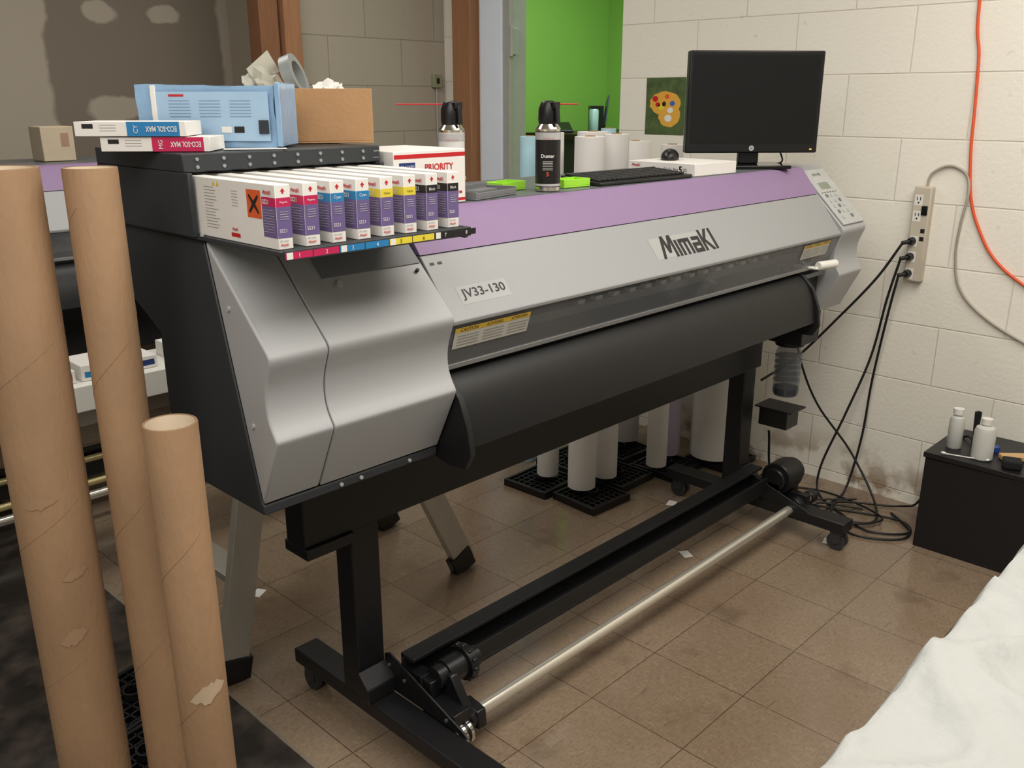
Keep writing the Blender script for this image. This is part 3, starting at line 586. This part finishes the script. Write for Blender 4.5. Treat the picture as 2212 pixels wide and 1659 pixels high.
def can(x,y,z,straw,sl,label,bm_,tc_):
    R=root('air_duster_can',label,'spray can',(0,0,0),'air duster cans on the printer')
    G().lathe([(.030,0),(.033,.003),(.033,.012)],seg=36).done('can_rim',chrome,R)
    G().lathe([(.0325,.012),(.0325,.15)],seg=36).done('can_body',bm_,R)
    G().lathe([(.0327,.150),(.0327,.156),(.024,.168),(.022,.172)],seg=36).done('can_shoulder',chrome,R)
    c=G().lathe([(.024,.166),(.026,.18),(.025,.205),(.018,.222),(.010,.225)],seg=28).box((-.012,-.03,.205),(.012,.006,.222)).prism([(-.032,.215),(-.036,.17),(-.030,.17),(-.024,.205)],-.007,.007)
    c.done('spray_trigger',blkp,R,.002)
    d=Vector((straw*.7,-.68*straw,.0)).normalized()
    G().cyl((0,0,.216),tuple(Vector((0,0,.216))+d*sl),.0018,seg=8).done('straw',red,R)
    for a,b_ in ((.130,.148),(.014,.020)): G().lathe([(.0331,a),(.0331,b_)],seg=36,caps=False).done('label_band',M('can_silver_label',(186,186,186),.35,.2),R)
    v=Vector((x,y)).normalized();o=Vector((-v.x*.0335,-v.y*.0335,.08));rt=(v.y,-v.x,0)
    txt('Duster',.034,Vector((o.x,o.y,.09)),rt,Z,tc_,R,bold=.02,off=.003);txt('5',None,Vector((o.x,o.y,.045)),rt,Z,org,R,off=.004,bold=.03,h=.011);txt('compressed gas',.032,Vector((o.x,o.y,.133)),rt,Z,red,R,off=.003)
    for k in range(6): patch(Vector((o.x,o.y,.076-k*.004)),rt,Z,.026,.001,tc_,R,'label_text_line',off=.003)
    place(R,(x,y,z));return R
can(1.79,1.60,1.371,1,.075,'black air duster can with red straw on printer',M('can_black',(34,32,32),.3,.2),wht)
can(1.565,1.72,1.371,-1,.135,'white and silver air duster can behind postal carton',M('can_white',(214,214,212),.35),kink)
R=root('grey_scoop_tray','dark grey shallow metal tray on the printer','tray')
g=G().box((-.09,-.045,0),(.09,.045,.004)).box((-.09,-.045,.004),(-.086,.045,.02)).box((.086,-.045,.004),(.09,.045,.02)).box((-.086,.041,.004),(.086,.045,.026)).box((-.086,-.045,.004),(.086,-.041,.016)).box((-.05,-.02,.004),(.04,.02,.018))
g.done('tray_pan',dsilver,R,.001);place(R,(1.575,1.625,1.371),12)
for x,y,rr in [(1.735,1.70,8),(1.925,1.64,-5)]:
    R=root('lime_tray','lime green shallow plastic tray on the printer','tray',(0,0,0),'lime trays on the printer')
    G().box((-.05,-.03,0),(.05,.03,.004)).box((-.05,-.03,.004),(-.047,.03,.022)).box((.047,-.03,.004),(.05,.03,.022)).box((-.047,-.03,.004),(.047,-.027,.022)).box((-.047,.027,.004),(.047,.03,.022)).box((-.003,-.027,.004),(.003,.027,.016)).done('tray_shell',lime,R,.001)
    place(R,(x,y,1.371),rr)
R=root('fake_moss','small clump of yellow green artificial moss','artificial plant')
g=G()
for k in range(14): g.ball((random.uniform(-.03,.03),random.uniform(-.02,.02),.012+random.random()*.03),.011,sub=1,jit=.4)
g.done('moss_tuft',M('moss',(156,170,70),.8),R);place(R,(1.63,1.79,1.372))
# boxes on rack
bl=M('blue_plastic_wrap',(138,174,208),.22,0,.12,9,.25,30,coat=.4)
R=root('wrapped_carton','long carton wrapped in pale blue plastic','wrapped box')
L_,W_,H_=.27,.10,.118
g=G();g.box((0,0,0),(L_,W_,H_))
bmesh.ops.subdivide_edges(g.bm,edges=g.bm.edges[:],cuts=11,use_grid_fill=True)
for v in g.bm.verts:
    d=noise.noise_vector(v.co*16)*.006+noise.noise_vector(v.co*45)*.002;v.co+=Vector((d.x,d.y,d.z if v.co.z>.005 else 0))
g.done('plastic_wrap',bl,R,smooth=70)
g=G();g.prism([(L_+.004,-.010),(L_+.016,-.012),(L_+.014,W_*.4),(L_+.02,W_+.006),(L_+.006,W_+.002)],.002,.124,'z')
g.done('wrap_fold',bl,R,.002)
patch((L_/2+.01,-.006,.06),X,Z,L_*.86,.094,M('blue_print',(158,188,214),.35,0,.05),R,'printed_side',off=.001)
for k in range(18):
    patch((.085+.06*(k%3),-.006,.09-.006*(k//3)),X,Z,.042,.0009,M('blue_text',(110,134,172)),R,'printed_text_line',off=.002)
patch((.08,-.006,.10),X,Z,.03,.004,red,R,'red_tag',off=.002)
patch((.20,-.006,.035),X,Z,.02,.012,kink,R,'black_mark',off=.002);patch((.175,-.006,.035),X,Z,.02,.012,wht,R,'white_mark',off=.002)
patch((L_-.02,-.008,.04),X,Z,.020,.026,M('dark_plug',(40,44,52)),R,'cable_port',off=.003)
G().box((.030,-.009,0),(.040,-.002,.119)).done('white_strap',wht,R,.001)
place(R,(1.020-L_*.695,1.642+L_*.719,1.5065),-46)
def slim(lab,c,p0,p1,z,code):
    R=root('slim_ink_carton',lab,'ink carton',(0,0,0),'slim ink cartons on the rack')
    p0=Vector(p0);p1=Vector(p1);l=(p1-p0).length;a=math.degrees(math.atan2(p1.y-p0.y,p1.x-p0.x))
    G().box((0,0,0),(l,.11,.026)).done('carton',wht,R,.001)
    patch((l*.72,0,.013),X,Z,l*.5,.0255,c,R,'colour_panel');patch((l*.97,0,.013),X,Z,l*.05,.0255,wht,R,'white_end',off=.0006)
    txt('ECO-SOL MAX',l*.28,(l*.78,0,.013),(-1,0,0),(0,0,-1),wht,R,bold=.02,off=.0012,h=.010)
    txt(code,None,(l*.55,0,.013),(0,0,1),(-1,0,0),wht,R,off=.0012,h=.008)
    patch((l*.12,0,.018),X,Z,l*.1,.008,kink,R,'barcode')
    for k in range(3): patch((l*.3,0,.02-k*.005),X,Z,l*.15,.0008,greyt,R,'printed_text_line')
    place(R,(p0.x,p0.y,z),a)
slim('slim white and magenta ink carton on the rack',mag,(.712,1.745),(.858,1.610),1.5065,'MG')
slim('slim white and cyan ink carton stacked on top',cyn,(.678,1.77),(.826,1.635),1.5340,'CY')
R=root('open_cardboard_box','small open tan cardboard box full of supplies','cardboard box')
g=G().box((0,0,0),(.225,.13,.004)).box((0,0,.004),(.225,.003,.115)).box((0,.127,.004),(.225,.13,.115)).box((0,.003,.004),(.003,.127,.115)).box((.222,.003,.004),(.225,.127,.115))
g.done('carton',card,R,.001);place(R,(1.095,1.79,1.5065),-33)
def onrack(x,y,z,name,lab,cat,fn):
    R=root(name,lab,cat);fn(R);place(R,(x,y,z));return R
def tape(R):
    G().lathe([(.032,-.012),(.048,-.012),(.048,.012),(.032,.012),(.032,-.012)],(0,0,.048),(.6,-.75,.35),36,caps=False).done('tape_ring',M('grey_tape',(150,154,154),.35,.1,alpha=.9),R)
onrack(1.175,1.80,1.598,'tape_roll','grey tape roll sticking out of the box','tape roll',tape)
def bag(R):
    g=G().ball((0,0,.03),(.045,.03,.04),sub=3,jit=.6);g.bar((-.03,0,.05),(.03,.01,.09),.05,.002,up=(0,1,0));g.done('plastic_film',M('clear_plastic_bag',(206,204,190),.2,0,.1,10,.3,40,alpha=.6),R)
onrack(1.12,1.83,1.59,'plastic_bag','crumpled clear plastic bag in the box','plastic bag',bag)
def rag(R): G().ball((0,0,.012),(.035,.025,.022),sub=3,jit=.8).done('cloth_lump',wht,R)
onrack(1.245,1.765,1.602,'white_rag','crumpled white rag in the box','rag',rag)
def lid(R): G().lathe([(.03,0),(.03,.012),(.026,.02),(0,.02)],seg=24).done('lid_cap',M('cream',(214,190,130),.5),R)
onrack(1.115,1.775,1.60,'cream_lid','round cream plastic lid in the box','lid',lid)
R=root('paper_sheet','loose white paper under the wrapped carton','paper');patch((0,0,0),X,(0,1,0),.12,.06,wht,R,'sheet',off=.0012);place(R,(.97,1.64,1.5052),-30)
# ---------------------------------------------------------------- WALL ITEMS
xw=3.6
def W(y,z,o=.008): return (xw-o,y,z)
orange=M('orange_cord',(224,92,52),.5);greyc=M('grey_cord',(166,158,146),.5);bc=M('black_cord',(22,22,22),.5)
def cable(name,lab,pts,r,mat,grp=None):
    R=root(name,lab,'cable',pts[0],grp);G().sweep(spline(pts),r,8).done('cord',mat,R,smooth=80);return R
cable('extension_cable','orange extension cord hanging on the white wall',[W(1.20,2.6),W(1.195,1.93),W(1.171,1.746),W(1.159,1.574),W(1.150,1.413),W(1.125,1.249),W(1.078,1.134),W(1.013,1.039),W(.905,.96),W(.7,.86),W(.3,.80)],.0055,orange)
cable('grey_cable','pale grey power strip cord hanging on wall',[W(1.283,1.288,.02),W(1.272,1.335,.015),W(1.214,1.364),W(1.152,1.334),W(1.133,1.265,.022),W(1.144,1.162,.022),W(1.150,1.04),W(1.12,.92),W(1.03,.83),W(.87,.75),W(.6,.66)],.005,greyc)
cable('monitor_cable','black cord running behind the monitor',cable_pts,.003,bc)
R=root('power_strip','beige wall-mounted power strip with plugs in it','power strip',(3.58,1.29,1.1))
beige=M('beige_plastic',(194,185,168),.45)
G().box((3.562,1.256,.925),(3.599,1.322,1.285)).done('strip_housing',beige,R,.005)
for z in (1.235,1.175):
    patch((3.562,1.30,z),LX,Z,.03,.04,wpl,R,'socket')
    for a in (-.006,.006): patch((3.562,1.30+a,z+.006),LX,Z,.003,.012,kink,R,'socket_slot',off=.0012)
    patch((3.562,1.30,z-.009),LX,Z,.006,.006,kink,R,'socket_slot',off=.0012)
G().box((3.556,1.263,1.18),(3.562,1.285,1.215)).done('rocker_switch',blkg,R,.002)
for z in (1.09,1.12): patch((3.562,1.272,z),LX,Z,.016,.016,kink,R,'phone_jack')
for z in (1.08,1.02,.955): patch((3.562,1.30,z),LX,Z,.03,.04,wpl,R,'socket')
plugs=[(1.305,1.08),(1.305,1.02),(1.305,.955)]
ends=[[(3.5,1.40,.93),(3.47,1.52,.76),(3.40,1.65,.58),(3.25,1.72,.50)],
      [(3.53,1.36,.85),(3.54,1.40,.60),(3.50,1.46,.35),(3.46,1.52,.12),(3.42,1.50,.01),(3.3,1.35,.01),(3.22,1.2,.01),(3.32,1.08,.01),(3.44,1.2,.01)],
      [(3.53,1.35,.78),(3.56,1.39,.5),(3.55,1.40,.25),(3.50,1.42,.03),(3.38,1.42,.01),(3.24,1.42,.01),(3.24,1.62,.1),(3.24,1.66,.3)]]
for (y,z),e in zip(plugs,ends):
    R=root('black_cable','black power cord plugged into the power strip','cable',(3.54,y,z),'black power cords')
    G().cyl((3.561,y,z),(3.535,y,z),.016,.012).cyl((3.535,y,z),(3.515,y+.02,z-.005),.008).done('plug',blkp,R,.001)
    G().sweep(spline([(3.517,y+.018,z-.005)]+e),.005,8).done('cord',bc,R,smooth=80)
loops=[[(3.27,1.62,.84),(3.32,1.60,.62),(3.42,1.55,.40),(3.50,1.42,.20),(3.46,1.28,.03),(3.3,1.22,.012),(3.24,1.35,.012),(3.3,1.5,.012),(3.45,1.35,.02)],
       [(3.42,1.7,.008),(3.3,1.5,.008),(3.4,1.15,.008),(3.25,1.08,.008),(3.16,1.25,.008),(3.35,1.4,.02),(3.5,1.2,.02),(3.45,1.1,.10),(3.50,1.06,.30),(3.48,.98,.388),(3.42,.93,.381)],
       [(3.24,1.75,.3),(3.25,1.85,.12),(3.3,1.8,.01),(3.45,1.5,.01),(3.35,1.2,.02),(3.2,1.3,.02),(3.3,1.45,.02),(3.4,1.3,.01)]]
for p in loops: cable('loose_cable','black cord looping down to the floor',p,.0045,bc,'black power cords')
R=root('palette_picture','small unframed picture of a yellow paint palette','picture',(3.598,2.5,1.57))
patch((3.598,2.50,1.567),LX,Z,.215,.25,M('picture_green',(78,96,56),.5,0,.5,22),R,'picture_sheet')
circ=lambda r,k=1,n=20,w=0:[(r*math.cos(2*math.pi*i/n)*(1+w*math.sin(3*i)),r*k*math.sin(2*math.pi*i/n)*(1+w*math.cos(2*i))) for i in range(n)]
pl=M('palette_yellow',(222,168,66),.5)
patch((3.598,2.50,1.58),LX,Z,0,0,pl,R,'palette_shape',off=.0012,pts=circ(.085,.62,24,.04));patch((3.598,2.475,1.53),LX,Z,0,0,pl,R,'palette_shape',off=.0011,pts=circ(.06,.9,24,.04))
for (y,z,r,c) in [(2.555,1.60,.016,red),(2.52,1.565,.018,yel),(2.47,1.55,.016,wht),(2.46,1.58,.014,M('blue_blob',(60,100,180))),(2.49,1.61,.013,org),(2.54,1.575,.013,red),(2.48,1.515,.02,wht)]:
    patch((3.598,y,z),LX,Z,0,0,c,R,'paint_blob',off=.0018,pts=circ(r,.8))
patch((3.598,2.505,1.578),LX,Z,0,0,M('dark_hole',(50,40,26)),R,'thumb_hole',off=.0018,pts=circ(.011,1))
R=root('outlet_box','small metal outlet box on grey block wall','electrical box',(3.53,4,1.68))
G().box((3.495,3.975,1.66),(3.555,3.999,1.73)).done('box_shell',M('outlet_metal',(150,156,128),.5,.3),R,.003);G().cyl((3.525,3.99,1.40),(3.525,3.99,1.66),.004).done('conduit',lgrey,R)
patch((3.525,3.974,1.695),X,Z,.02,.03,kink,R,'socket')
# ---------------------------------------------------------------- BLACK CABINET
R=root('black_cabinet','low black laminate cube cabinet against the wall','cabinet',(3.42,.75,0))
lam=M('black_laminate',(22,22,25),.4,0,.1,40)
G().box((3.245,.50,0),(3.59,1.04,.355)).done('cabinet_body',lam,R,.003);G().box((3.24,.495,.356),(3.592,1.047,.376)).done('cabinet_top',lam,R,.003)
def bottle(x,y,r,h,lab,cap):
    R=root('plastic_bottle',lab,'bottle',(0,0,0),'bottles on the black cabinet')
    G().lathe([(r*.9,0),(r,.004),(r,h*.68),(r*.85,h*.78),(r*.42,h*.84),(r*.42,h*.86)],seg=28).done('bottle_body',M('translucent_white_bottle',(206,206,200),.3,0,.02,alpha=.88),R)
    G().lathe([(r*cap,h*.86),(r*cap,h),(0,h)],seg=24).done('bottle_cap',wpl,R)
    place(R,(x,y,.3765))
bottle(3.362,.985,.026,.15,'narrow clear white plastic bottle with flat cap',.7);bottle(3.318,.875,.036,.15,'round white plastic squeeze bottle',.5)
R=root('black_brush','black handled brush standing on the cabinet','brush');G().box((-.012,-.006,0),(.012,.006,.05)).prism([(-.008,.05),(.008,.05),(.012,.14),(0,.145),(-.012,.14)],-.004,.004).done('brush_body',blkp,R,.002);place(R,(3.40,.93,.377),30)
R=root('cotton_swab','white cotton swab lying across the cabinet edge','swab');G().cyl((0,0,.004),(.14,.0,.004),.0022,seg=10).ball((0,0,.006),(.010,.006,.005)).ball((.14,0,.006),(.010,.006,.005)).done('swab_stick',wpl,R);place(R,(3.26,.985,.377),-75)
R=root('wood_block','small pale wooden handle lying on cabinet','wooden handle');G().box((-.08,-.02,0),(.08,.02,.02)).done('handle_body',M('pale_wood',(196,160,112),.6,0,.1,20,stretch=(1,8,8)),R,.004);place(R,(3.40,.76,.377),-50)
R=root('black_sponge','black foam block lying on the cabinet','sponge');G().box((-.03,-.03,0),(.03,.03,.03)).done('foam',M('black_foam',(24,24,24),.9,0,.2,60,.5,200),R,.006);place(R,(3.30,.77,.377),20)
R=root('blue_clip','small blue plastic cap on the cabinet','cap');G().lathe([(.014,0),(.014,.018),(.010,.022),(0,.022)]).done('cap_body',M('blue_plastic',(36,70,150),.4),R);place(R,(3.42,.86,.377))
for (x,y,a) in [(2.92,1.90,20),(2.59,1.61,60),(3.05,1.28,15),(1.35,2.5,30)]:
    R=root('paper_scrap','small white paper scrap lying on the floor','paper scrap',(0,0,0),'paper scraps on the floor');patch((0,0,0),X,(0,1,0),.05,.035,wht,R,'sheet',off=.0015);place(R,(x,y,0),a)
# ---------------------------------------------------------------- WORK TABLE + CLOTH
R=root('work_table','plain work table hidden beneath a white cloth','table',(1.5,-.1,0))
G().box((.68,-.5,.77),(2.3,.31,.79)).done('table_top',wpl,R,.003)
for x in (.74,2.24):
    for y in (-.44,.24): G().box((x-.02,y-.02,0),(x+.02,y+.02,.769)).done('table_leg',blk,R)
clm=M('white_cloth',(170,172,169),.9,0,.05,3,.3,60)
bm=bmesh.new();NX,NY_=190,130
def hgt(x,y):
    z=.850
    z+=.030*noise.noise(Vector((x*2.2,y*3,0)))+.020*noise.noise(Vector((x*6+y*5,y*4-x*2,3)))
    r=1-abs(noise.noise(Vector((x*4+y*3,y*5-x*4,9))))*2.4
    r2=1-abs(noise.noise(Vector((x*11-y*5,y*11+x*3,19))))*2.4
    z+=.020*max(0,r)**2+.007*max(0,r2)**2+.003*noise.noise(Vector((x*22,y*24,6)))
    return z
vs=[[None]*(NY_+1) for _ in range(NX+1)]
for i in range(NX+1):
    for j in range(NY_+1):
        u=i/NX;v=j/NY_
        sx=-.35+u*(1.70+.70);sy=-.35+v*(.868+.70)
        def fold(s,L,a):
            if s<0: return a-.05*(1-math.exp(s*9)) , -s
            if s>L: return a+L+.05*(1-math.exp(-(s-L)*9)), s-L
            return a+s,0
        x,dx_=fold(sx,1.70,.655);y,dy_=fold(sy,.868,-.53)
        drop=max(dx_,dy_)
        z=hgt(x,y)-drop
        wv=.02*math.sin((x+y*1.0)*26)*min(1,drop*4)
        if dx_>dy_: x+=wv*(-1 if sx<0 else 1)
        elif dy_>0: y+=abs(wv)*(1 if sy>0 else -1)
        vs[i][j]=bm.verts.new((x,y,z))
for i in range(NX):
    for j in range(NY_): bm.faces.new((vs[i][j],vs[i+1][j],vs[i+1][j+1],vs[i][j+1]))
g=G();g.bm.free();g.bm=bm
cl=g.done('draped_cloth',clm,None,smooth=180);tag(cl,'rumpled white fabric cloth draped over the work table','cloth')
sm=cl.modifiers.new('s','SOLIDIFY');sm.thickness=.004
# ---------------------------------------------------------------- GREEN ROOM FURNITURE
R=root('tall_counter','dark tall counter in the green room','counter',(5.5,4.3,0))
G().box((4.9,4.0,1.33),(6.18,4.6,1.37)).done('counter_top',M('dark_wood',(44,30,24),.4),R,.004);G().box((5.0,4.1,0),(6.1,4.55,1.329)).done('counter_body',M('dark_cabinet',(60,58,60),.5),R,.004)
R=root('desk_phone','black desk phone on the dark counter','phone');G().prism([(-.09,0),(.09,0),(.09,.07),(-.09,.02)],-.1,.1).cyl((-.08,.0,.07),(.0,.0,.07),.018).done('phone_body',blkp,R,.004);place(R,(5.02,4.40,1.371),-40)
R=root('tablet','dark tablet leaning on the counter','tablet');G().bar((0,0,.010),(.03,.06,.22),.16,.01,up=(1,0,0)).done('tablet_body',M('tablet_dark',(40,48,72),.3),R,.003);place(R,(5.36,4.25,1.385),-45)
R=root('drink_can','pale drink can on the dark counter','can');G().lathe([(.03,0),(.034,.01),(.034,.15),(.028,.16),(0,.16)]).done('can_body',M('pale_teal',(160,196,190),.35,.2),R);place(R,(5.18,4.20,1.371))
R=root('document_tray','black document tray on the dark counter','tray');G().box((-.15,-.12,0),(.15,.12,.01)).box((-.15,-.12,.05),(.15,.12,.06)).box((-.15,.11,.01),(.15,.12,.05)).box((-.15,-.12,.01),(-.14,-.11,.05)).box((.14,-.12,.01),(.15,-.11,.05)).done('tray_shell',blkp,R);place(R,(5.85,4.20,1.371),-20)
R=root('small_speaker','small black speaker on the dark counter','speaker');G().box((-.05,-.05,0),(.05,.05,.18)).cyl((0,-.05,.12),(0,-.053,.12),.03).cyl((0,-.05,.05),(0,-.053,.05),.035).done('speaker_body',blkp,R,.004);place(R,(5.55,4.48,1.371),-40)
# ---------------------------------------------------------------- LIGHTS
def area(loc,target,sx,sy,p,col):
    l=bpy.data.lights.new('area','AREA');l.shape='RECTANGLE';l.size=sx;l.size_y=sy;l.energy=p;l.color=col
    o=bpy.data.objects.new('ceiling_or_fill_light',l);o.location=loc
    o.rotation_euler=(Vector(target)-Vector(loc)).to_track_quat('-Z','Y').to_euler();COL.objects.link(o);return o
area((2.0,.3,2.86),(2.0,.3,0),2.2,1.4,61,(1,.95,.87))
area((-.6,.2,2.86),(-.6,.2,0),2.4,1.8,68,(1,.96,.9))
area((1.6,2.9,2.86),(1.6,2.9,0),2.0,.6,27,(1,.95,.88))  # unseen fill light added to brighten the dark back walls
area((4.9,3.3,2.86),(4.9,3.3,0),1.0,1.0,46,(.96,1,1))
w=bpy.data.worlds.new('w');SC.world=w;w.use_nodes=True;w.node_tree.nodes['Background'].inputs[0].default_value=(.6,.65,.7,1);w.node_tree.nodes['Background'].inputs[1].default_value=.3
# ---------------------------------------------------------------- CAMERA
cd=bpy.data.cameras.new('cam');cd.sensor_width=36;cd.lens=36*1950/2212;cd.clip_start=.02
co=bpy.data.objects.new('camera',cd);COL.objects.link(co);co.location=(0,0,1.6)
pitch=math.atan(616/1950);co.rotation_euler=(math.radians(90)-pitch,0,math.radians(44-90));SC.camera=co
